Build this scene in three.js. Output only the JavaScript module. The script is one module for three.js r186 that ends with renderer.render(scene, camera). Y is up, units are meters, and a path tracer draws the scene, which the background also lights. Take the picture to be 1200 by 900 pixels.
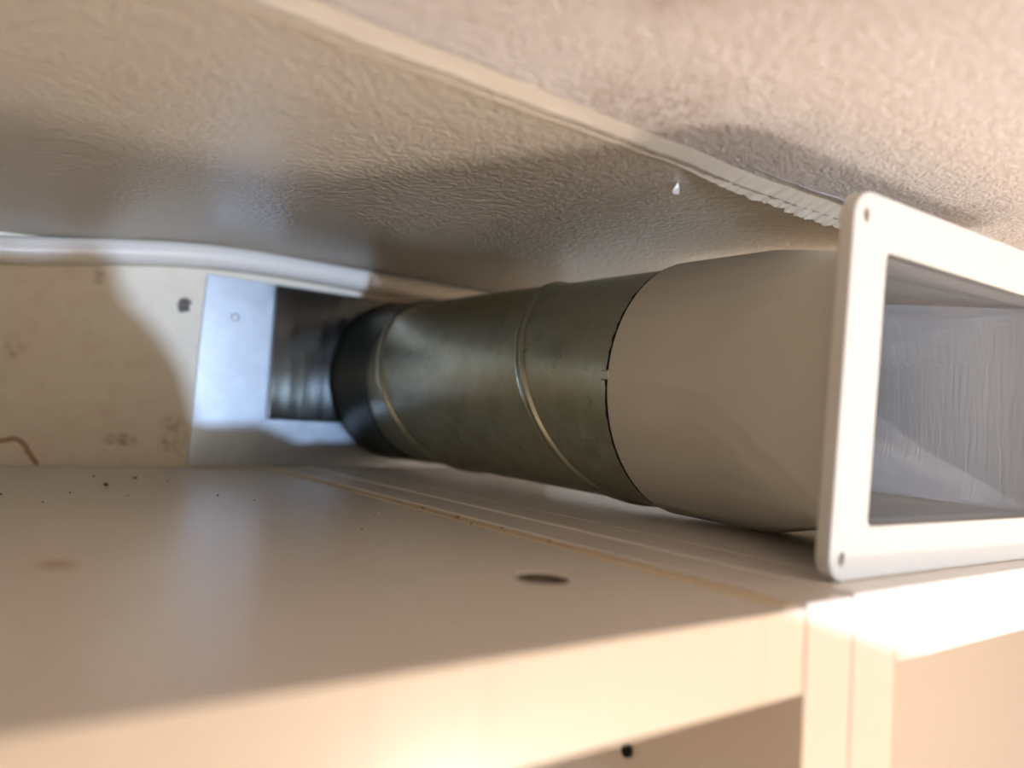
import * as THREE from 'three';
import { mergeGeometries, mergeVertices, toCreasedNormals } from 'three/addons/utils/BufferGeometryUtils.js';
import { RoundedBoxGeometry } from 'three/addons/geometries/RoundedBoxGeometry.js';
import { MarchingCubes } from 'three/addons/objects/MarchingCubes.js';
import { RectAreaLightUniformsLib } from 'three/addons/lights/RectAreaLightUniformsLib.js';
import { ImprovedNoise } from 'three/addons/math/ImprovedNoise.js';

// ------------------------------------------------------------------ camera, sky, lights, exposure
const EYE = 2.244;                                   // camera height; the cabinet top is at 2.2
const V = (m, h, n) => new THREE.Vector3(m, EYE + h, -n);   // right, up (from the eye), into the cavity
const D = (m, h, n) => new THREE.Vector3(m, h, -n);

const scene = new THREE.Scene();
scene.background = new THREE.Color(0x0b0a09);
const camera = new THREE.PerspectiveCamera(2 * Math.atan(450 / 893.35) * 180 / Math.PI, 4 / 3, 0.004, 30);
camera.position.copy(V(0, 0, 0));
camera.up.copy(D(-0.0747, 0.9972, -0.0053));
camera.lookAt(V(0.5757, 0.0474, 0.8163));
camera.focus = 0.335;
camera.userData.fStop = 4.6;
scene.add(camera);

const renderer = new THREE.WebGLRenderer({ antialias: true });
renderer.toneMapping = THREE.LinearToneMapping;
renderer.toneMappingExposure = 0.93;
renderer.shadowMap.enabled = true;

const UNSEEN_LAMP = { m: 1.05, h: -1.09, n: -1.34, color: new THREE.Color().setRGB(1, .845, .735), power: 7.5 };      // unseen warm lamp, placed to light fronts and ceiling from below
const FILL_PANEL = { m: .42, h: -.43, n: -2.99, w: 1.0, t: .76, color: new THREE.Color().setRGB(1, .91, .79), power: 8 };   // added glowing panel across the room, fill light for the cavity
const UNSEEN_SPOT = { m: -0.024, h: -0.175, n: -2.9, color: 0xbdd8ff, power: 29 };      // unseen cool source behind the camera, placed to light the back wall

// ------------------------------------------------------------------ helpers
let seed = 7;
const rnd = () => { seed = (seed * 1664525 + 1013904223) >>> 0; return seed / 4294967296; };
const perlin = new ImprovedNoise();
const used = {};
function numbered(name) { used[name] = (used[name] ?? -1) + 1; return used[name] ? `${name}_${String(used[name]).padStart(3, '0')}` : name; }
function mesh(name, geometry, material, parent = scene) {
  const o = new THREE.Mesh(geometry, material);
  o.name = parent === scene ? numbered(name) : name;
  o.castShadow = o.receiveShadow = true;
  parent.add(o);
  return o;
}
function thing(name, label, category, group) {
  const o = new THREE.Group(); o.name = numbered(name); o.userData = { label, category };
  if (group) o.userData.group = group;
  scene.add(o); return o;
}
function tag(o, label, category, group) { o.userData = { label, category }; if (group) o.userData.group = group; return o; }
function struct(name, geometry, material) { const o = mesh(name, geometry, material); o.userData.kind = 'structure'; return o; }
// a box between two corners in (m, h, n), rounded edges, uv in metres
function box(m0, m1, h0, h1, n0, n1, r = 0.0006) {
  const w = m1 - m0, t = h1 - h0, d = n1 - n0;
  const g = r ? new RoundedBoxGeometry(w, t, d, 2, r) : new THREE.BoxGeometry(w, t, d);
  g.translate((m0 + m1) / 2, EYE + (h0 + h1) / 2, -(n0 + n1) / 2);
  return metricUV(g);
}
function metricUV(g) {
  g.computeVertexNormals === undefined || g.attributes.normal || g.computeVertexNormals();
  const p = g.attributes.position, q = g.attributes.normal, uv = new Float32Array(p.count * 2);
  for (let i = 0; i < p.count; i++) {
    const ax = Math.abs(q.getX(i)), ay = Math.abs(q.getY(i)), az = Math.abs(q.getZ(i));
    const [a, b] = ay >= ax && ay >= az ? [p.getX(i), -p.getZ(i)] : ax >= az ? [-p.getZ(i), p.getY(i)] : [p.getX(i), p.getY(i)];
    uv[2 * i] = a; uv[2 * i + 1] = b;
  }
  g.setAttribute('uv', new THREE.BufferAttribute(uv, 2));
  return g;
}
function gridMesh(rows, closed = false) {            // rows of Vector3 -> indexed surface
  const R = rows.length, C = rows[0].length, pos = [], uv = [], idx = [];
  rows.forEach((row, i) => row.forEach((p, j) => { pos.push(p.x, p.y, p.z); uv.push(j / (C - 1), i / (R - 1)); }));
  const cc = closed ? C : C - 1;
  for (let i = 0; i < R - 1; i++) for (let j = 0; j < cc; j++) {
    const a = i * C + j, b = i * C + (j + 1) % C, c = a + C, d = b + C;
    idx.push(a, c, b, b, c, d);
  }
  const g = new THREE.BufferGeometry();
  g.setAttribute('position', new THREE.Float32BufferAttribute(pos, 3));
  g.setAttribute('uv', new THREE.Float32BufferAttribute(uv, 2));
  g.setIndex(idx); g.computeVertexNormals();
  return g;
}

// ------------------------------------------------------------------ procedural textures
function hash(x, y, s) { let h = (x * 374761393 + y * 668265263 + s * 1442695041) | 0; h = Math.imul(h ^ (h >>> 13), 1274126177); h ^= h >>> 16; return (h >>> 0) / 4294967296; }
function tileNoise(u, v, cells, s) {
  const x = u * cells, y = v * cells, x0 = Math.floor(x), y0 = Math.floor(y);
  let fx = x - x0, fy = y - y0; fx = fx * fx * (3 - 2 * fx); fy = fy * fy * (3 - 2 * fy);
  const H = (a, b) => hash(((a % cells) + cells) % cells, ((b % cells) + cells) % cells, s);
  const a = H(x0, y0), b = H(x0 + 1, y0), c = H(x0, y0 + 1), d = H(x0 + 1, y0 + 1);
  return (a * (1 - fx) + b * fx) * (1 - fy) + (c * (1 - fx) + d * fx) * fy;
}
function fbm(u, v, octaves) { let t = 0, w = 0; for (const [cells, amp, s] of octaves) { t += amp * tileNoise(u, v, cells, s); w += amp; } return t / w; }
function texture(size, metres, fn, srgb) {           // fn(u, v) -> [r, g, b] in 0..1
  const data = new Uint8Array(size * size * 4);
  for (let y = 0; y < size; y++) for (let x = 0; x < size; x++) {
    const c = fn(x / size, y / size), k = 4 * (y * size + x);
    for (let i = 0; i < 3; i++) data[k + i] = Math.max(0, Math.min(255, Math.round(255 * c[i])));
    data[k + 3] = 255;
  }
  const t = new THREE.DataTexture(data, size, size);
  t.wrapS = t.wrapT = THREE.RepeatWrapping; t.magFilter = THREE.LinearFilter; t.minFilter = THREE.LinearMipmapLinearFilter; t.generateMipmaps = true;
  if (srgb) t.colorSpace = THREE.SRGBColorSpace;
  t.repeat.set(1 / metres, 1 / metres); t.needsUpdate = true;
  return t;
}
const grey = (v) => [v, v, v];
const tint = (hex, k) => [((hex >> 16) & 255) / 255 * k, ((hex >> 8) & 255) / 255 * k, (hex & 255) / 255 * k];

const M = {};
const std = (o) => new THREE.MeshStandardMaterial(o);
{
  // old glossy emulsion over a fine stipple, towards the wall
  const bump = texture(1024, 0.24, (u, v) => grey(fbm(u, v, [[110, 1, 1], [210, .9, 2], [40, .2, 3]])));
  const col = texture(512, 0.6, (u, v) => tint(0xd4cbbb, .95 + .07 * fbm(u, v, [[6, 1, 4], [17, .6, 5], [60, .4, 6]])), true);
  M.gloss = std({ map: col, bumpMap: bump, bumpScale: 0.0005, roughness: 0.28 });
  // newer matt plaster with rough blotches, towards the room
  const b2 = texture(1024, 0.2, (u, v) => grey(fbm(u, v, [[70, .8, 11], [130, 1, 12], [260, 1, 13]])));
  const c2 = texture(1024, 0.5, (u, v) => {
    const a = fbm(u, v, [[9, 1, 14], [21, .7, 15]]), f = fbm(u, v, [[150, 1, 16], [290, 1, 17]]);
    const dirt = Math.max(0, a - .56) * Math.max(0, f - .3) * 2.6;
    return [0.875 * (1.02 - .5 * dirt), 0.86 * (1.02 - .6 * dirt), 0.85 * (1.02 - .66 * dirt)].map((c) => c * (.96 + .06 * f));
  }, true);
  M.plaster = std({ map: c2, bumpMap: b2, bumpScale: 0.0005, roughness: 0.95 });
}
M.edge = std({ color: 0xc4b8a4, roughness: 0.26 });
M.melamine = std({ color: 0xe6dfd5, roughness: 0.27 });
M.rawEdge = std({ color: 0xd9c6a4, roughness: 0.6 });
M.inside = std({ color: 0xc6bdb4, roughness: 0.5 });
M.plastic = std({ color: 0xcac8bc, roughness: 0.34 });
{
  const r = texture(512, 0.12, (u, v) => { const a = fbm(u, v, [[14, 1, 21], [30, .8, 22], [90, .4, 23]]); return [1, .72 + .3 * a, 1]; });
  const c = texture(512, 0.12, (u, v) => { const a = fbm(u, v, [[12, 1, 24], [34, .8, 25]]); return tint(0xb6baa8, .9 + .14 * a); }, true);
  M.zinc = std({ map: c, roughnessMap: r, roughness: 0.35, metalness: 1 });
  const cp = texture(512, 0.12, (u, v) => { const a = fbm(u, v, [[12, 1, 24], [34, .8, 25]]); return tint(0xa4adb5, .95 + .07 * a); }, true);
  M.plate = std({ map: cp, roughnessMap: r, roughness: 0.44, metalness: 1 });
  M.sheet = std({ map: cp, color: 0x96918a, roughness: 0.16, metalness: 1 });
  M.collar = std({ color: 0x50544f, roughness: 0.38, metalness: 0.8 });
}
{
  const grain = texture(512, 0.12, (u, v) => grey(fbm(u, v * .1, [[150, 1, 41], [60, .6, 42]])));
  M.lining = std({ color: 0xc6cacd, roughness: 0.3, metalness: 0.4, bumpMap: grain, bumpScale: 0.00008 });
}
M.black = std({ color: 0x14130f, roughness: 0.8 });
M.steel = std({ color: 0xb9b6ae, roughness: 0.35, metalness: 1 });
M.darkSteel = std({ color: 0x6f6255, roughness: 0.6, metalness: 0.6 });
M.room = std({ color: 0xece6dc, roughness: 0.9 });
M.wood = std({ map: texture(512, 1.2, (u, v) => tint(0xc9a884, .8 + .3 * fbm(u, v * .12, [[60, 1, 31], [14, .6, 32]])), true), roughness: 0.5 });

// ------------------------------------------------------------------ the room
const TOP = -0.044, NF = 0.1169, NB = 0.5487, M1 = 0.1788, M2 = 0.2019, CEIL = 0.0945, NC = 0.185, STEP = 0.004, RAISE = 0.0019;
const FLOOR = -EYE, ML = -1.6, MR = 1.5, NBACK = -3.0;
struct('floor', box(ML - .1, MR + .1, FLOOR - .1, FLOOR, NBACK - .1, NB + .1, 0), M.wood);
struct('wall_left', box(ML - .1, ML, FLOOR, CEIL + .2, NBACK - .1, NB + .1, 0), M.room);
struct('wall_right', box(MR, MR + .1, FLOOR, CEIL + .2, NBACK - .1, NB + .1, 0), M.room);
struct('wall_front', box(ML, MR, FLOOR, CEIL + .2, NBACK - .1, NBACK, 0), M.room);
{
  // the wall behind: paint with rusty streaks, a screw hole and grime along its foot
  const cv = document.createElement('canvas'); cv.width = 1024; cv.height = 512;
  const g = cv.getContext('2d');                     // covers m -0.15..0.35, h -0.06..0.19
  const X = (m) => (m + .15) / .5 * 1024, Y = (h) => (1 - (h + .06) / .25) * 512;
  g.fillStyle = '#e6dcc6'; g.fillRect(0, 0, 1024, 512);
  for (let i = 0; i < 2600; i++) { const a = rnd(); g.fillStyle = a > .5 ? 'rgba(255,250,235,.03)' : 'rgba(140,110,70,.03)'; g.beginPath(); g.arc(rnd() * 1024, rnd() * 512, 2 + rnd() * 9, 0, 7); g.fill(); }
  const blot = (m, h, r, c, n, sq = 1) => { for (let i = 0; i < n; i++) { const t = rnd() * 6.28, q = Math.sqrt(rnd()) * r; g.fillStyle = c; g.beginPath(); g.ellipse(X(m + q * Math.cos(t)), Y(h + sq * q * Math.sin(t)), 2 + rnd() * 5, 2 + rnd() * 3, rnd() * 3, 0, 7); g.fill(); } };
  g.lineCap = 'round'; g.lineJoin = 'round';
  g.strokeStyle = 'rgba(130,84,42,.6)'; g.lineWidth = 6;
  g.beginPath(); g.moveTo(X(-.02), Y(-.036)); g.lineTo(X(.005), Y(-.033)); g.lineTo(X(.022), Y(-.0285)); g.quadraticCurveTo(X(.027), Y(-.0285), X(.030), Y(-.0355)); g.lineTo(X(.035), Y(-.043)); g.stroke();
  blot(.080, -.027, .010, 'rgba(120,90,50,.06)', 40, .3); blot(.112, -.022, .010, 'rgba(110,80,40,.06)', 60, 1.4); blot(.02, .026, .006, 'rgba(120,80,50,.06)', 14);
  blot(.1125, .0645, .003, 'rgba(70,62,52,.5)', 22, 1.5); blot(.06, .075, .003, 'rgba(110,90,70,.1)', 9, 2);
  const t = new THREE.CanvasTexture(cv); t.colorSpace = THREE.SRGBColorSpace; t.wrapS = t.wrapT = THREE.ClampToEdgeWrapping;
  const w = box(ML, MR, FLOOR, CEIL + .2, NB, NB + .1, 0), p = w.attributes.position, uv = w.attributes.uv;
  for (let i = 0; i < p.count; i++) uv.setXY(i, (p.getX(i) + .15) / .5, (p.getY(i) - EYE + .06) / .25);
  struct('wall_back', w, std({ map: t, roughness: 0.5 }));
}
// ceiling: a glossy lower layer at the back, a matt plastered face in front, a ragged step between them
const edgeN = (m) => NC + 0.004 * perlin.noise(m * 9, 3.1, 0) + 0.0016 * perlin.noise(m * 45, 1.7, 0) + 0.02 * (m - .2);
{
  const ceiling = new THREE.Group(); ceiling.name = 'ceiling'; ceiling.userData.kind = 'structure'; scene.add(ceiling);
  const ms = []; for (let m = ML; m < -.2; m += .1) ms.push(m); for (let m = -.2; m < .6; m += .0025) ms.push(m); for (let m = .6; m < MR; m += .1) ms.push(m); ms.push(MR);
  const ns = 24;
  // rear layer
  const rear = []; for (let k = 0; k <= ns; k++) rear.push(ms.map((m) => { const e = edgeN(m), n = e + (NB - e) * k / ns; return V(m, CEIL + .0012 * perlin.noise(m * 8, n * 8, 2) * Math.min(1, k / 2) + .014 * THREE.MathUtils.smoothstep(m, 0, .14) * THREE.MathUtils.smoothstep(n, .36, .54), n); }));
  mesh('painted_layer', metricUV(gridMesh(rear)), M.gloss, ceiling);
  const front = []; for (let k = 0; k <= 40; k++) front.push(ms.map((m) => { const e = edgeN(m), n = e + (NBACK - e) * Math.pow(k / 40, 1.7); return V(m, CEIL + STEP + .0016 * perlin.noise(m * 9, n * 9, 5), n); }));
  const fg = gridMesh(front); { const i = fg.index.array; for (let k = 0; k < i.length; k += 3) { const s = i[k]; i[k] = i[k + 1]; i[k + 1] = s; } fg.computeVertexNormals(); }
  mesh('plaster_face', metricUV(fg), M.plaster, ceiling);
  mesh('slab', box(ML, MR, CEIL + .022, CEIL + .2, NBACK, NB, 0), M.room, ceiling);
  // ragged step with drag ridges where it nears the duct
  const fine = []; for (let m = -.25; m < .62; m += .0009) fine.push(m);
  const step = [];
  for (let k = 0; k <= 6; k++) step.push(fine.map((m) => {
    const rid = THREE.MathUtils.smoothstep(m, .19, .27), slant = m - .004 * k / 6, ridge = rid * .0020 * (Math.sin(slant * 900 + 5 * perlin.noise(m * 40, 1, 4)) * .5 + perlin.noise(slant * 420, 2, 4)) + .0007 * perlin.noise(m * 120, k * .4, 8);
    const t = k / 6, run = .007 * (1 - rid) + .006 * rid + .003, drop = rid * (.0019 + .0012 * perlin.noise(m * 150, 5.5, 3) + .0008 * perlin.noise(m * 480, 1.5, 3)) * (1 - t); return V(m, CEIL - .0003 + (STEP + .0006) * t - drop, edgeN(m) + .004 - run * t + ridge * Math.sin(Math.PI * Math.min(1, .2 + t)));
  }));
  mesh('torn_edge', metricUV(gridMesh(step)), M.edge, ceiling);
  const bead = fine.filter((_, i) => i % 4 === 0).map((m) => V(m, CEIL + STEP + .0003, edgeN(m) - .0052 - .0032 * THREE.MathUtils.smoothstep(m, .17, .235) + .0012 * perlin.noise(m * 70, 9, 1)));
  mesh('plaster_bead', new THREE.TubeGeometry(new THREE.CatmullRomCurve3(bead), 500, .0008, 7), M.plaster, ceiling);
}
// bead trim where the back wall meets the ceiling
{
  const pts = [[-1, .074], [-.2, .0745], [-.08, .0765], [0, .0822], [.04, .088], [.075, .0935], [.115, .0985], [.157, .1008], [.207, .1007], [.263, .0997], [.4, .0997], [.9, .0997]].map(([m, h]) => V(m, h, NB - .006));
  struct('trim_1', new THREE.TubeGeometry(new THREE.CatmullRomCurve3(pts), 160, .0085, 18), std({ color: 0xe9e4da, roughness: 0.3 }));
}

// ------------------------------------------------------------------ wall cabinets, open at the front
const TB = 0.0219, HB = -0.70;
function cabinet(label, m0, m1, raise, hole) {
  const c = thing('wall_cabinet', label, 'cabinet'), t = .0222, top = TOP + raise, lo = HB;
  const sideRaise = .0012;
  mesh('side_panel', box(m0, m0 + t - .0003, lo, top + (hole ? sideRaise : 0), NF, NB - .002, .0005), M.melamine, c);
  mesh('side_panel', box(m1 - t + .0002, m1 - .0005, lo, top + (hole ? sideRaise : 0), NF, NB - .002, .0005), M.melamine, c);
  if (hole) {
    const cv = document.createElement('canvas'); cv.width = 1024; cv.height = 512;      // m -.3..0.2, n .1..0.35: scuffs and one rusty spot
    const q = cv.getContext('2d'), X = (m) => (m + .3) / .5 * 1024, Y = (n) => (1 - (n - .1) / .25) * 512;
    q.fillStyle = '#e6e0d3'; q.fillRect(0, 0, 1024, 512);
    for (let i = 0; i < 900; i++) { q.fillStyle = rnd() > .5 ? 'rgba(255,255,250,.04)' : 'rgba(150,130,105,.04)'; q.beginPath(); q.arc(rnd() * 1024, rnd() * 512, 1 + rnd() * 5, 0, 7); q.fill(); }
    for (let i = 0; i < 90; i++) { const a = rnd() * 6.3, d = Math.sqrt(rnd()); q.fillStyle = 'rgba(176,120,66,.025)'; q.beginPath(); q.arc(X(.0217 + .0045 * d * Math.cos(a)), Y(.2283 + .006 * d * Math.sin(a)), 3 + rnd() * 4, 0, 7); q.fill(); }
    const tx = new THREE.CanvasTexture(cv); tx.colorSpace = THREE.SRGBColorSpace; tx.wrapS = tx.wrapT = THREE.ClampToEdgeWrapping;
    const topFinish = std({ map: tx, roughness: M.melamine.roughness });
    const s = new THREE.Shape(), w0 = m0 + t, w1 = m1 - t - .0008; s.moveTo(w0, NF); s.lineTo(w1, NF); s.lineTo(w1, NB - .002); s.lineTo(w0, NB - .002); s.closePath();
    const h = new THREE.Path(); h.absarc(hole[0], hole[1], hole[2], 0, Math.PI * 2, true); s.holes.push(h);
    const g = new THREE.ExtrudeGeometry(s, { depth: TB - .001, bevelEnabled: true, bevelSize: .0005, bevelThickness: .0005, bevelSegments: 2, bevelOffset: -.0005, curveSegments: 40 });
    g.rotateX(-Math.PI / 2); g.translate(0, EYE + top - TB + .0005, 0);
    const gp = g.attributes.position, gu = g.attributes.uv; for (let i = 0; i < gp.count; i++) gu.setXY(i, (gp.getX(i) + .3) / .5, (-gp.getZ(i) - .1) / .25);
    mesh('top_panel', g, topFinish, c);
    mesh('edge_strip', box(w1 - .0062, w1 + .0005, top - .004, top + .0004, NF + .002, NB - .002, .0003), M.rawEdge, c).userData.label = 'pale strip along the edge of the top panel';
    const cam = mesh('cam_fitting', new THREE.LatheGeometry([[0, .0003], [.0034, .0003], [.0036, -.0009], [.0048, -.0009], [.005, .0006], [hole[2] - .0007, .0008], [hole[2] - .0004, -.003]].map(([a, b]) => new THREE.Vector2(a, b)), 36), M.darkSteel, c);
    cam.position.copy(V(hole[0], top - .0011, hole[1])); cam.userData.label = 'dark metal fitting sunk in the round hole';
  } else mesh('top_panel', box(m0 + t, m1 - t, top - TB, top, NF, NB - .002, .0005), M.melamine, c);
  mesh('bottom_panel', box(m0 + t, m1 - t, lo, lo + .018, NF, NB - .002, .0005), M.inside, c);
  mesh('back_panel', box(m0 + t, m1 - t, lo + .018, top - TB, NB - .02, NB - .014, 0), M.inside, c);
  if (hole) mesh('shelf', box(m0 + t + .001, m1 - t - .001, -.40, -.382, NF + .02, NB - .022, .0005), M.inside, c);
  return c;
}
const left = cabinet('white open-fronted wall cabinet on the left with a round fitting hole in its top', -.72, M2, 0, [.1356, .1717, .0078]);
cabinet('white open-fronted wall cabinet on the right under the flanged mouth of the duct', M2, 1.49, RAISE);
for (const [h, n] of [[-.1031, .178], [-.16, .178], [-.22, .178]]) {   // shelf pin holes in the side panel, their dark insides drawn as black discs
  const d = mesh('pin_hole_disc', new THREE.CylinderGeometry(.002, .002, .0012, 20), M.black, left);
  d.rotation.z = Math.PI / 2; d.position.copy(V(M1 + .0009 - .0012, h, n));
}

// ------------------------------------------------------------------ the duct
const AX = D(-.0318, .0201, 1).normalize(), C0 = V(.2862, .0214, .3), RP = .0592;
const E1 = new THREE.Vector3().crossVectors(AX, new THREE.Vector3(0, 1, 0)).normalize(), E2 = new THREE.Vector3().crossVectors(E1, AX).normalize();
if (E1.x < 0) E1.negate(); if (E2.y < 0) E2.negate();
const onAxis = (n) => C0.clone().addScaledVector(AX, (n - .3) / -AX.z);
const ring = (n, r, phi) => onAxis(n).addScaledVector(E1, r * Math.cos(phi)).addScaledVector(E2, r * Math.sin(phi));
const circle = (n, r, k = 128) => Array.from({ length: k }, (_, i) => ring(n, r, i / k * Math.PI * 2));
function lathe(profile, k = 128) {                   // [[n, r], ...] turned about the duct axis, uv in metres
  const g = gridMesh(profile.map(([n, r]) => [...circle(n, r, k), ring(n, r, 0)]));
  const uv = g.attributes.uv; profile.forEach(([n], i) => { for (let j = 0; j <= k; j++) uv.setXY(i * (k + 1) + j, j / k * .372, n); });
  return g;
}
// rectangle-to-round transition: flat triangles on the sides, quarter cones in the corners
function transition(rectPoint, rc, circlePoint, straight, K = 22) {
  const rowsA = [], rowsB = [], rowsC = [];
  for (let q = 0; q < 4; q++) for (let k = 0; k <= K; k++) {
    const phi = q * Math.PI / 2 + k / K * Math.PI / 2, sx = q === 0 || q === 3 ? 1 : -1, sy = q < 2 ? 1 : -1;
    rowsA.push(rectPoint(sx, sy, phi, rc, 0)); rowsB.push(rectPoint(sx, sy, phi, rc, straight)); rowsC.push(circlePoint(phi));
  }
  return [rowsA, rowsB, rowsC];
}
const creased = (g, a = 0.3) => toCreasedNormals(g, a);
function surf(rows) { return creased(gridMesh(rows, true), 0.35); }

const NJ = 0.252;                                    // where the pipe meets the plastic adapter
// flange frame of the front adapter
const FO = V(.2069, -.0425, .1282), YAW = -.0149, PT = -.0391;
const FU = D(Math.cos(YAW), 0.0011, Math.sin(YAW)).normalize(), FW0 = D(-Math.sin(YAW), 0, Math.cos(YAW));
const FV = D(0, Math.cos(PT), Math.sin(PT)).addScaledVector(FU, -.0011).normalize(), FW = new THREE.Vector3().crossVectors(FV, FU).normalize();
if (FW.z > 0) FW.negate();                           // into the cavity
const FWID = .17, FHGT = .117, BL = .0186, BT = .0165;
const F = (a, b, w = 0) => FO.clone().addScaledVector(FU, a).addScaledVector(FV, b).addScaledVector(FW, w);
{
  const t = thing('duct_adapter', 'white plastic rectangular-to-round duct adapter with its flange facing the room', 'duct adapter');
  // flange with rounded corners, a rectangular mouth and screw holes
  const rr = (s, x0, y0, x1, y1, r) => { s.moveTo(x0 + r, y0); s.lineTo(x1 - r, y0); s.absarc(x1 - r, y0 + r, r, -Math.PI / 2, 0); s.lineTo(x1, y1 - r); s.absarc(x1 - r, y1 - r, r, 0, Math.PI / 2); s.lineTo(x0 + r, y1); s.absarc(x0 + r, y1 - r, r, Math.PI / 2, Math.PI); s.lineTo(x0, y0 + r); s.absarc(x0 + r, y0 + r, r, Math.PI, Math.PI * 1.5); return s; };
  const s = rr(new THREE.Shape(), 0, 0, FWID, FHGT, .0085);
  s.holes.push(rr(new THREE.Path(), BL, BT, FWID - BL, FHGT - BT, .0022));
  for (const [a, b] of [[.0062, .0072], [.0062, FHGT - .0072], [FWID - .0062, .0072], [FWID - .0062, FHGT - .0072]]) { const h = new THREE.Path(); h.absellipse(a, b, .0014, .0021, 0, Math.PI * 2, true); s.holes.push(h); }
  const th = .0052;
  const fg = new THREE.ExtrudeGeometry(s, { depth: th - .0014, bevelEnabled: true, bevelSize: .0007, bevelThickness: .0007, bevelOffset: -.0007, bevelSegments: 3, curveSegments: 20 });
  const basis = new THREE.Matrix4().makeBasis(FU, FV, FW.clone().negate()).setPosition(F(0, 0, th - .0007));
  fg.applyMatrix4(basis);
  mesh('flange', fg, M.plastic, t);
  const shell = (off, r, n0) => {
    const rp = (sx, sy, phi, rc, w) => F(FWID / 2 + sx * (FWID / 2 - BL + off - rc) + rc * Math.cos(phi), FHGT / 2 + sy * (FHGT / 2 - BT + off - rc) + rc * Math.sin(phi), .0008 + w);
    const [A, B, C] = transition(rp, .003 + off * .5, (phi) => ring(n0, r, phi), .010);
    const mid = (p, q, f) => p.map((v, i) => v.clone().lerp(q[i], f));
    return [A, mid(A, B, .5), B, mid(B, C, .25), mid(B, C, .5), mid(B, C, .75), C];
  };
  const out = shell(.0021, RP + .0022, .202), inn = shell(0, RP + .0002, .202);
  const extra = (r, list) => list.map((n) => out[0].map((_, i) => { const q = Math.floor(i / 23), k = i % 23; return ring(n, r, q * Math.PI / 2 + k / 22 * Math.PI / 2); }));
  const rows = [...out, ...extra(RP + .0022, [.208, .222, .238, .2505]), ...extra(RP + .0017, [.2512]), ...extra(RP + .0006, [.2512])];
  mesh('transition_body', surf(rows), M.plastic, t);
  mesh('inner_lining', metricUV(surf([...extra(RP + .0002, [.2512, .228, .21]), ...inn.reverse()])), M.lining, t).userData.label = 'glossy blue-grey inside of the adapter';
}
{
  const t = thing('spiral_duct', 'round galvanised spiral-seam duct lying on the cabinets below the ceiling', 'duct');
  const prof = [[.2525, RP - .0032], [.2525, RP - .0006], [.253, RP]];
  for (let n = .26; n < .486; n += .008) prof.push([n, RP]);
  prof.push([.49, RP]);
  mesh('tube', lathe(prof), M.zinc, t);
  mesh('tube_lining', lathe([[.2526, RP - .0012], [.36, RP - .0012], [.474, RP - .0012]]), M.zinc, t);
  // helical lock seam: a low double rib
  const pitch = .155, seamRow = [[], [], [], [], [], [], []], prof2 = [[-.0042, -.0004], [-.003, .0014], [-.0016, .0016], [0, .0002], [.0012, .0013], [.0026, .0012], [.0038, -.0004]];
  for (let i = 0; i <= 560; i++) {
    const th = i / 560 * Math.PI * 2 * 1.62 - 1.55, n = .284 + pitch * th / (Math.PI * 2);
    const nn = n; if (nn < .2555 || nn > .4885) continue;
    prof2.forEach(([dn, dr], k) => seamRow[k].push(ring(nn + dn, RP + dr, Math.PI - th + Math.PI * .4)));
  }
  mesh('lock_seam', gridMesh(seamRow), M.zinc, t);
  // black sealing lip in the joint, frayed, with a small metal clip
  const lip = []; for (let i = 0; i <= 220; i++) { const p = i / 220 * Math.PI * 2; lip.push(ring(.2519 + .0009 * perlin.noise(i * .45, 2, 0), RP + .0006 + .0006 * perlin.noise(i * .5, 7, 0), p)); }
  mesh('sealing_lip', new THREE.TubeGeometry(new THREE.CatmullRomCurve3(lip.slice(0, -1), true), 440, .0013, 7, true), M.black, t);
  const clip = mesh('joint_clip', new RoundedBoxGeometry(.005, .0046, .003, 2, .0006), M.steel, t);
  clip.position.copy(ring(.2524, RP + .0012, Math.PI - .03)); clip.lookAt(clip.position.clone().add(clip.position.clone().sub(onAxis(.2524))));
}
{
  const t = thing('wall_adapter', 'galvanised rectangular wall plate and collar that carries the duct into the back wall', 'duct adapter');
  const hm = .276, hh = .030, W = .103, Hh = .0425;
  const s = new THREE.Shape(); s.moveTo(.122, -.0425); s.lineTo(.42, -.0425); s.lineTo(.43, .088); s.lineTo(.1255, .088); s.closePath();
  const g = new THREE.ExtrudeGeometry(s, { depth: .0008, bevelEnabled: true, bevelSize: .0003, bevelThickness: .0003, bevelSegments: 1 });
  g.translate(0, EYE, -(NB - .0002)); mesh('wall_plate', metricUV(g), M.plate, t);
  // bright rolled sheet, gently wavy across its width
  const sheet = box(hm - W - .001, hm + W, -.0095, .0868, NB - .0062, NB - .0012, .0012);
  const panel = gridMesh(Array.from({ length: 3 }, (_, r) => Array.from({ length: 140 }, (_, q) => { const x = q / 139, m = hm - W + x * 2 * W; return V(m, -.0085 + .0945 * r / 2, NB - .0066 -   .00022 * perlin.noise(m * 95, 2.2, 6) - .00008 * perlin.noise(m * 260, 4.2, 6)); })));
  mesh('sleeve_panel', mergeGeometries([sheet, metricUV(panel)].map((q) => q.index ? q.toNonIndexed() : q)), M.sheet, t);
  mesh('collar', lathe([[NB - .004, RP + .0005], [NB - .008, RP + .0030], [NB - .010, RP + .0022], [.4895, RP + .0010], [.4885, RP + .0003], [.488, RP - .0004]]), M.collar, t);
  const dome = new THREE.LatheGeometry([[0, .0018], [.0012, .0017], [.0024, .0011], [.0029, 0]].map(([a, b]) => new THREE.Vector2(a, b)), 20); dome.rotateX(Math.PI / 2);
  for (const [m, h] of [[.146, .0607], [.157, .052]].slice(0, 1)) { const d = mesh('rivet', dome, std({ color: 0xe8ecf2, roughness: .45, metalness: .4 }), t); d.position.copy(V(m, h, NB - .0014)); }
}

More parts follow.
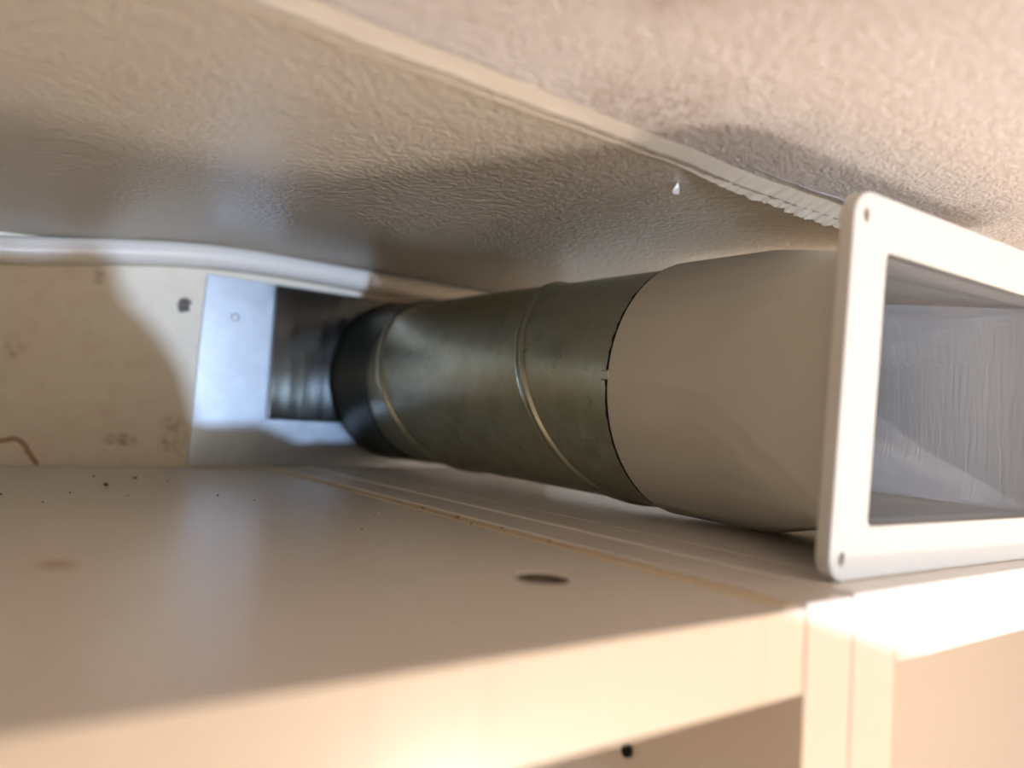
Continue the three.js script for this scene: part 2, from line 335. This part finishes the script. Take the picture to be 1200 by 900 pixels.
// ------------------------------------------------------------------ crumbs and flakes
{
  const shapes = [0, 1, 2].map((k) => { const g = new THREE.IcosahedronGeometry(1, 1), p = g.attributes.position; for (let i = 0; i < p.count; i++) { const v = new THREE.Vector3().fromBufferAttribute(p, i), f = .75 + .6 * perlin.noise(v.x * 1.7 + k * 5, v.y * 1.7, v.z * 1.7); p.setXYZ(i, v.x * f, v.y * f * .6, v.z * f * .85); } return toCreasedNormals(g, .5); });
  const mats = [std({ color: 0x9b7554, roughness: .9 }), std({ color: 0xe6d8bd, roughness: .9 }), std({ color: 0x857462, roughness: .9 })];
  const put = (m, n, r, k, raise, label, group) => { const o = mesh('crumb', shapes[k % 3], mats[k % 3], scene); o.scale.setScalar(r * .8); o.rotation.y = m * 900; o.position.copy(V(m, TOP + raise + r * .33, n)); tag(o, label, 'debris', group); };

  const B = (x, y) => { const f = new THREE.Vector3(.5757, .0474, .8163).multiplyScalar(893.35).addScaledVector(new THREE.Vector3(.8143, .0579, -.5776), x - 600).addScaledVector(new THREE.Vector3(-.0747, .9972, -.0053), 450 - y); const k = TOP / f.y; return [f.x * k, f.z * k]; };
  const dark = 'dark crumbs on the cabinet top', pale = 'pale chips beside the seam', caught = 'crumbs along the seam';
  for (const [x, y, r, k, up, group, label] of [
    [124, 569, .0021, 0, 0, dark, 'largest brown crumb on the left cabinet top near the back wall'],
    [158, 561, .0017, 0, 0, dark, 'second largest brown crumb, close to the back wall and right of the largest'],
    [110, 559, .0013, 0, 0, dark, 'small brown crumb between the largest crumb and the back wall'],
    [197, 564, .0008, 2, 0, dark, 'tiny grey-brown crumb in front of the left edge of the wall plate'],
    [82, 578, .0008, 2, 0, dark, 'tiny grey-brown crumb just left of and in front of the largest crumb'],
    [50, 589, .0007, 2, 0, dark, 'tiny grey-brown crumb nearest the viewer on the far left of the cabinet top'],
    [150, 581, .0006, 2, 0, dark, 'tiniest crumb, right of and in front of the largest crumb'],
    [1, 580, .001, 2, 0, dark, 'dark crumb at the left border of the picture on the cabinet top'],
    [255, 581, .001, 2, 0, dark, 'grey-brown crumb on the cabinet top in front of the wall plate'],
    [298, 587, .0008, 2, 0, dark, 'grey-brown crumb in front of the shiny sleeve panel, rightmost of the grey ones'],
    [424, 621, .0008, 0, 0, dark, 'lone brown crumb just in front of the pale chips by the seam'],
    [407, 602, .0007, 1, 0, pale, 'leftmost of the three pale chips by the seam'],
    [433, 605, .0007, 1, 0, pale, 'middle one of the three pale chips by the seam'],
    [444, 602, .001, 1, 0, pale, 'rightmost and largest of the three pale chips by the seam'],
    [495, 598, .0009, 0, .001, caught, 'brown crumb in the seam between the cabinets, farthest from the viewer'],
    [536, 610, .0015, 2, .001, caught, 'largest crumb caught in the seam, grey-brown'],
    [552, 617, .0009, 0, .001, caught, 'brown crumb on the seam strip just in front of the largest seam crumb'],
    [588, 622, .0007, 0, .001, caught, 'tiny brown crumb in the middle of the row along the seam'],
    [643, 638, .0007, 0, .001, caught, 'tiny brown crumb on the seam behind the round fitting hole'],
    [846, 690, .0007, 1, .001, caught, 'pale crumb on the seam strip near the front edge of the cabinets'],
  ]) { const [m, n] = B(x, y); put(m, n, r, k, up, label, group); }
  const fl = []; for (let i = 0; i <= 8; i++) { const t = i / 8; fl.push([-1, 0, 1].map((q) => V(.2131 + q * .0011 * (1 - .5 * t) + .0008 * Math.sin(t * 5), CEIL + .001 - .0062 * t, .2005 + .0012 * Math.sin(t * 4 + q)))); }
  const fg = gridMesh(fl); const back = fg.clone(); back.translate(0, 0, -.0004); { const i = back.index.array; for (let k = 0; k < i.length; k += 3) { const s = i[k]; i[k] = i[k + 1]; i[k + 1] = s; } back.computeVertexNormals(); }
  tag(mesh('paint_flake', mergeGeometries([fg, back]), std({ color: 0xf2efe9, roughness: .5 })), 'small white flake of paint hanging from the ragged ceiling edge', 'paint flake');
}

// ------------------------------------------------------------------ lamps out of view and an added fill window
{
  const t = thing('unseen_warm_lamp', 'unseen warm globe lamp on a cord, out of view, placed to light the cabinet fronts and ceiling', 'lamp');  // out of view, placed to throw warm light up at fronts and ceiling
  const p = V(UNSEEN_LAMP.m, UNSEEN_LAMP.h, UNSEEN_LAMP.n), top = EYE + CEIL + STEP;
  const globe = mesh('globe', new THREE.SphereGeometry(.14, 32, 20), std({ color: 0xffffff, emissive: UNSEEN_LAMP.color, emissiveIntensity: 3, roughness: .4 }), t); globe.position.copy(p); globe.castShadow = false;
  const sock = mesh('socket', new THREE.LatheGeometry([[.03, .132], [.035, .138], [.035, .17], [.008, .19], [0, .19]].map(([a, b]) => new THREE.Vector2(a, b)), 24), M.steel, t); sock.position.copy(p);
  const cord = mesh('cord', new THREE.CylinderGeometry(.0025, .0025, top - p.y - .188, 10), M.black, t); cord.position.set(p.x, (top + p.y + .188) / 2, p.z);
  const l = new THREE.PointLight(UNSEEN_LAMP.color, UNSEEN_LAMP.power, 0, 2); l.position.copy(p); l.castShadow = true; l.shadow.radius = 6.5; l.shadow.mapSize.set(1024, 1024); scene.add(l);
}
{
  const w = new THREE.Group(); w.name = 'added_fill_window_1'; w.userData.kind = 'structure'; scene.add(w);  // added window with a glowing panel, brightens the cavity as fill
  const { m, h, n, w: wd, t: ht } = FILL_PANEL;
  for (const [a, b, c, d] of [[m - wd / 2 - .05, m - wd / 2, h - ht / 2 - .05, h + ht / 2 + .05], [m + wd / 2, m + wd / 2 + .05, h - ht / 2 - .05, h + ht / 2 + .05], [m - wd / 2, m + wd / 2, h - ht / 2 - .05, h - ht / 2], [m - wd / 2, m + wd / 2, h + ht / 2, h + ht / 2 + .05]]) mesh('added_window_frame', box(a, b, c, d, NBACK, NBACK + .03, .003), M.melamine, w);
  mesh('fill_light_panel', box(m - wd / 2, m + wd / 2, h - ht / 2, h + ht / 2, NBACK + .002, NBACK + .008, 0), std({ color: 0xefe9df, emissive: FILL_PANEL.color, emissiveIntensity: 1, roughness: .9 }), w);
  RectAreaLightUniformsLib.init();
  const l = new THREE.RectAreaLight(FILL_PANEL.color, FILL_PANEL.power, wd, ht); l.position.copy(V(m, h, NBACK + .012)); l.lookAt(V(m, h, 0)); scene.add(l);
}
{
  const t = thing('unseen_cool_lamp', 'unseen cool lamp out of view across the room, placed to light the back wall above the cabinets', 'lamp');  // out of view, placed to throw the cool patch on the back wall
  const p = V(UNSEEN_SPOT.m, UNSEEN_SPOT.h, UNSEEN_SPOT.n), aim = V(.16, .02, NB);
  const dir = aim.clone().sub(p).normalize();
  const head = mesh('lamp_head', new THREE.LatheGeometry([[0, -.07], [.02, -.07], [.03, -.05], [.034, 0], [.031, 0], [.028, -.01], [0, -.012]].map(([a, b]) => new THREE.Vector2(a, b)), 32), M.steel, t); head.position.copy(p); head.quaternion.setFromUnitVectors(new THREE.Vector3(0, 1, 0), dir);
  const lens = mesh('lens', new THREE.CircleGeometry(.027, 28), std({ color: 0xffffff, emissive: UNSEEN_SPOT.color, emissiveIntensity: 6 }), t); lens.position.copy(p).addScaledVector(dir, -.006); lens.quaternion.setFromUnitVectors(new THREE.Vector3(0, 0, 1), dir);
  const arm = mesh('arm', new THREE.CylinderGeometry(.008, .008, .05, 12), M.steel, t); arm.rotation.x = Math.PI / 2; arm.position.copy(p).add(new THREE.Vector3(0, 0, .078));
  const l = new THREE.SpotLight(UNSEEN_SPOT.color, UNSEEN_SPOT.power, 0, .17, .3, 2); l.position.copy(p).addScaledVector(dir, .004); l.target.position.copy(aim); l.castShadow = true; l.shadow.radius = 1.3; l.shadow.mapSize.set(1024, 1024); scene.add(l, l.target);
}

// ------------------------------------------------------------------ the person taking the picture, out of the frame: shades the cool light
function skinOver(bones, cell, k) {                  // smooth union of tapered capsules, meshed; bones: [[m,h,n], r, [m,h,n], r]
  const lo = [1e9, 1e9, 1e9], hi = [-1e9, -1e9, -1e9];
  for (const [a, ra, b, rb] of bones) for (let i = 0; i < 3; i++) { lo[i] = Math.min(lo[i], a[i] - ra, b[i] - rb); hi[i] = Math.max(hi[i], a[i] + ra, b[i] + rb); }
  const side = Math.max(hi[0] - lo[0], hi[1] - lo[1], hi[2] - lo[2]) + 6 * cell, size = Math.ceil(side / cell), c = lo.map((v, i) => (v + hi[i]) / 2);
  const mc = new MarchingCubes(size, new THREE.MeshBasicMaterial(), false, false, 400000);
  mc.isolation = 0;
  const at = (i, x) => c[x] + (i - size / 2) / (size / 2) * side / 2;
  mc.field.fill(-1);
  const F1 = new Float32Array(size ** 3).fill(1e3);
  for (const [a, ra, b, rb] of bones) {
    const R = Math.max(ra, rb) + 3 * k + 2 * cell, box = [0, 1, 2].map((x) => [Math.max(0, Math.floor((Math.min(a[x], b[x]) - R - c[x] + side / 2) / side * size)), Math.min(size - 1, Math.ceil((Math.max(a[x], b[x]) + R - c[x] + side / 2) / side * size))]);
    const d = [b[0] - a[0], b[1] - a[1], b[2] - a[2]], L = d[0] ** 2 + d[1] ** 2 + d[2] ** 2 || 1e-9;
    for (let z = box[2][0]; z <= box[2][1]; z++) for (let y = box[1][0]; y <= box[1][1]; y++) for (let x = box[0][0]; x <= box[0][1]; x++) {
      const p = [at(x, 0) - a[0], at(y, 1) - a[1], at(z, 2) - a[2]];
      const t = Math.max(0, Math.min(1, (p[0] * d[0] + p[1] * d[1] + p[2] * d[2]) / L));
      const e = Math.hypot(p[0] - t * d[0], p[1] - t * d[1], p[2] - t * d[2]) - (ra + (rb - ra) * t);
      const q = z * size * size + y * size + x, f = F1[q], h = Math.max(k - Math.abs(e - f), 0) / k;
      F1[q] = Math.min(e, f) - h * h * k / 4;
    }
  }
  for (let i = 0; i < F1.length; i++) mc.field[i] = -F1[i];
  mc.update();
  const n = mc.count, g = new THREE.BufferGeometry(), pos = new Float32Array(n * 3), src = mc.positionArray;
  for (let i = 0; i < n; i++) { pos[3 * i] = c[0] + src[3 * i] * side / 2; pos[3 * i + 1] = EYE + c[1] + src[3 * i + 1] * side / 2; pos[3 * i + 2] = -(c[2] + src[3 * i + 2] * side / 2); }
  // the mirrored axis turns the faces over: swap two corners of each
  for (let i = 0; i + 8 < pos.length; i += 9) for (let j = 0; j < 3; j++) { const s = pos[i + 3 + j]; pos[i + 3 + j] = pos[i + 6 + j]; pos[i + 6 + j] = s; }
  g.setAttribute('position', new THREE.BufferAttribute(pos, 3));
  const w = mergeVertices(g, 1e-5); w.computeVertexNormals(); return w;
}
{
  const t = thing('person', 'person out of view in a dark green shirt on a step stool, both hands raised, shading the cool light', 'person');
  const N0 = -.30, skin = std({ color: 0xc99b7d, roughness: .6 }), cloth = std({ color: 0x3f4a3c, roughness: .95 }), denim = std({ color: 0x39445a, roughness: .95 });
  const head = [
    [[0, -.076, N0 - .012], .086, [0, -.075, N0 + .012], .086], [[0, -.12, N0 + .03], .062, [0, -.185, N0 + .055], .034], [[-.03, -.14, N0 + .045], .035, [.03, -.14, N0 + .045], .035],
    [[0, -.098, N0 + .098], .008, [0, -.136, N0 + .114], .013], [[-.084, -.105, N0 - .005], .012, [-.088, -.135, N0], .010], [[.084, -.105, N0 - .005], .012, [.088, -.135, N0], .010],
    [[-.024, -.163, N0 + .090], .006, [.024, -.163, N0 + .090], .006], [[-.033, -.100, N0 + .088], .012, [-.031, -.100, N0 + .088], .012], [[.033, -.100, N0 + .088], .012, [.031, -.100, N0 + .088], .012],
    [[0, -.15, N0 - .02], .052, [0, -.28, N0 - .035], .055]];
  const wr = [.13, -.071, -.075], el = [.29, -.145, -.22], sh = [.17, -.33, N0 - .04], wl = [-.17, -.12, -.03], ll = [-.30, -.24, -.2], sl = [-.17, -.33, N0 - .04];
  const hand = (w, pm, tips, thumb) => [[w, .024, pm, .026], ...tips.flatMap(([a, b, c]) => [[a, .0092, b, .0088], [b, .0088, c, .0078]]), [pm, .014, thumb[0], .011], [thumb[0], .011, thumb[1], .009]];
  const right = hand(wr, [.085, -.066, -.05], [0, 1, 2, 3].map((i) => [[.07 - .004 * i, -.045 - .016 * i, -.04], [.045 - .004 * i, -.042 - .017 * i, -.024], [.018 - .003 * i, -.044 - .017 * i, -.0155 + .001 * i]]), [[.066, -.088, -.055], [.03, -.07, -.047]]);
  const leftH = hand(wl, [-.15, -.085, .02], [0, 1, 2, 3].map((i) => [[-.14, -.062 - .016 * i, .04], [-.125, -.058 - .017 * i, .065], [-.10, -.056 - .017 * i, .068]]), [[-.14, -.1, .02], [-.105, -.075, .03]]);
  const arms = [[el, .042, wr, .026], [ll, .042, wl, .026]];
  mesh('body', mergeGeometries([skinOver([...head, [[0, -.27, N0 - .04], .07, [0, -.4, N0 - .05], .11], [sh, .05, el, .042], ...arms.slice(0, 1), ...right, [sl, .05, ll, .042], ...arms.slice(1), ...leftH], .0045, .014)]), skin, t);
  const hairCap = skinOver([[[0, -.070, N0 - .020], .089, [0, -.072, N0 + .006], .088], [[.026, .006, N0], .013, [.034, .015, N0], .013], [[-.06, -.10, N0 - .04], .036, [.06, -.10, N0 - .04], .036]], .005, .02);  // raised tuft shaped to shade the bead trim from the cool light
  mesh('hair', hairCap, std({ color: 0x3a2a1e, roughness: .8 }), t);
  mesh('shirt', skinOver([[sh, .062, [.24, -.27, -.27], .052], [sl, .062, [-.24, -.29, -.26], .052], [sl, .066, sh, .066], [[-.09, -.42, N0 - .05], .115, [.09, -.42, N0 - .05], .115], [[-.075, -.66, N0 - .04], .105, [.075, -.66, N0 - .04], .105], [[0, -.42, N0 - .05], .12, [0, -.66, N0 - .04], .12], [[-.08, -.82, N0 - .04], .11, [.08, -.82, N0 - .04], .11], [[0, -.66, N0 - .04], .13, [0, -.84, N0 - .04], .13]], .012, .05), cloth, t);
  const foot = FLOOR + .551;
  mesh('trousers', skinOver([-1, 1].flatMap((s) => [[[s * .08, -.86, N0 - .04], .115, [s * .095, -1.24, N0 - .02], .072], [[s * .095, -1.24, N0 - .02], .072, [s * .1, foot + .08, N0 - .05], .05]]), .012, .03), denim, t);
  for (const s of [-1, 1]) mesh('shoe', skinOver([[[s * .1, foot + .045, N0 - .08], .042, [s * .11, foot + .036, N0 + .07], .036], [[s * .1, foot + .09, N0 - .06], .045, [s * .1, foot + .05, N0 - .04], .05]], .008, .02), M.black, t);
  // step stool
  const st = thing('step_stool', 'grey metal two-step stool on the wooden floor under the person', 'step stool');
  for (const [y, n] of [[.27, N0 - .28], [.54, N0 - .03]]) mesh('tread', box(-.2, .2, FLOOR + y - .03, FLOOR + y, n - .11, n + .14, .006), M.darkSteel, st);
  for (const s of [-1, 1]) for (const [a, b] of [[N0 - .46, N0 - .12], [N0 + .2, N0 + .06]]) { const g = new THREE.TubeGeometry(new THREE.LineCurve3(V(s * .21, FLOOR + .01, a), V(s * .19, FLOOR + .53, b)), 2, .011, 10); mesh('leg', g, M.darkSteel, st); }
}

renderer.render(scene, camera);
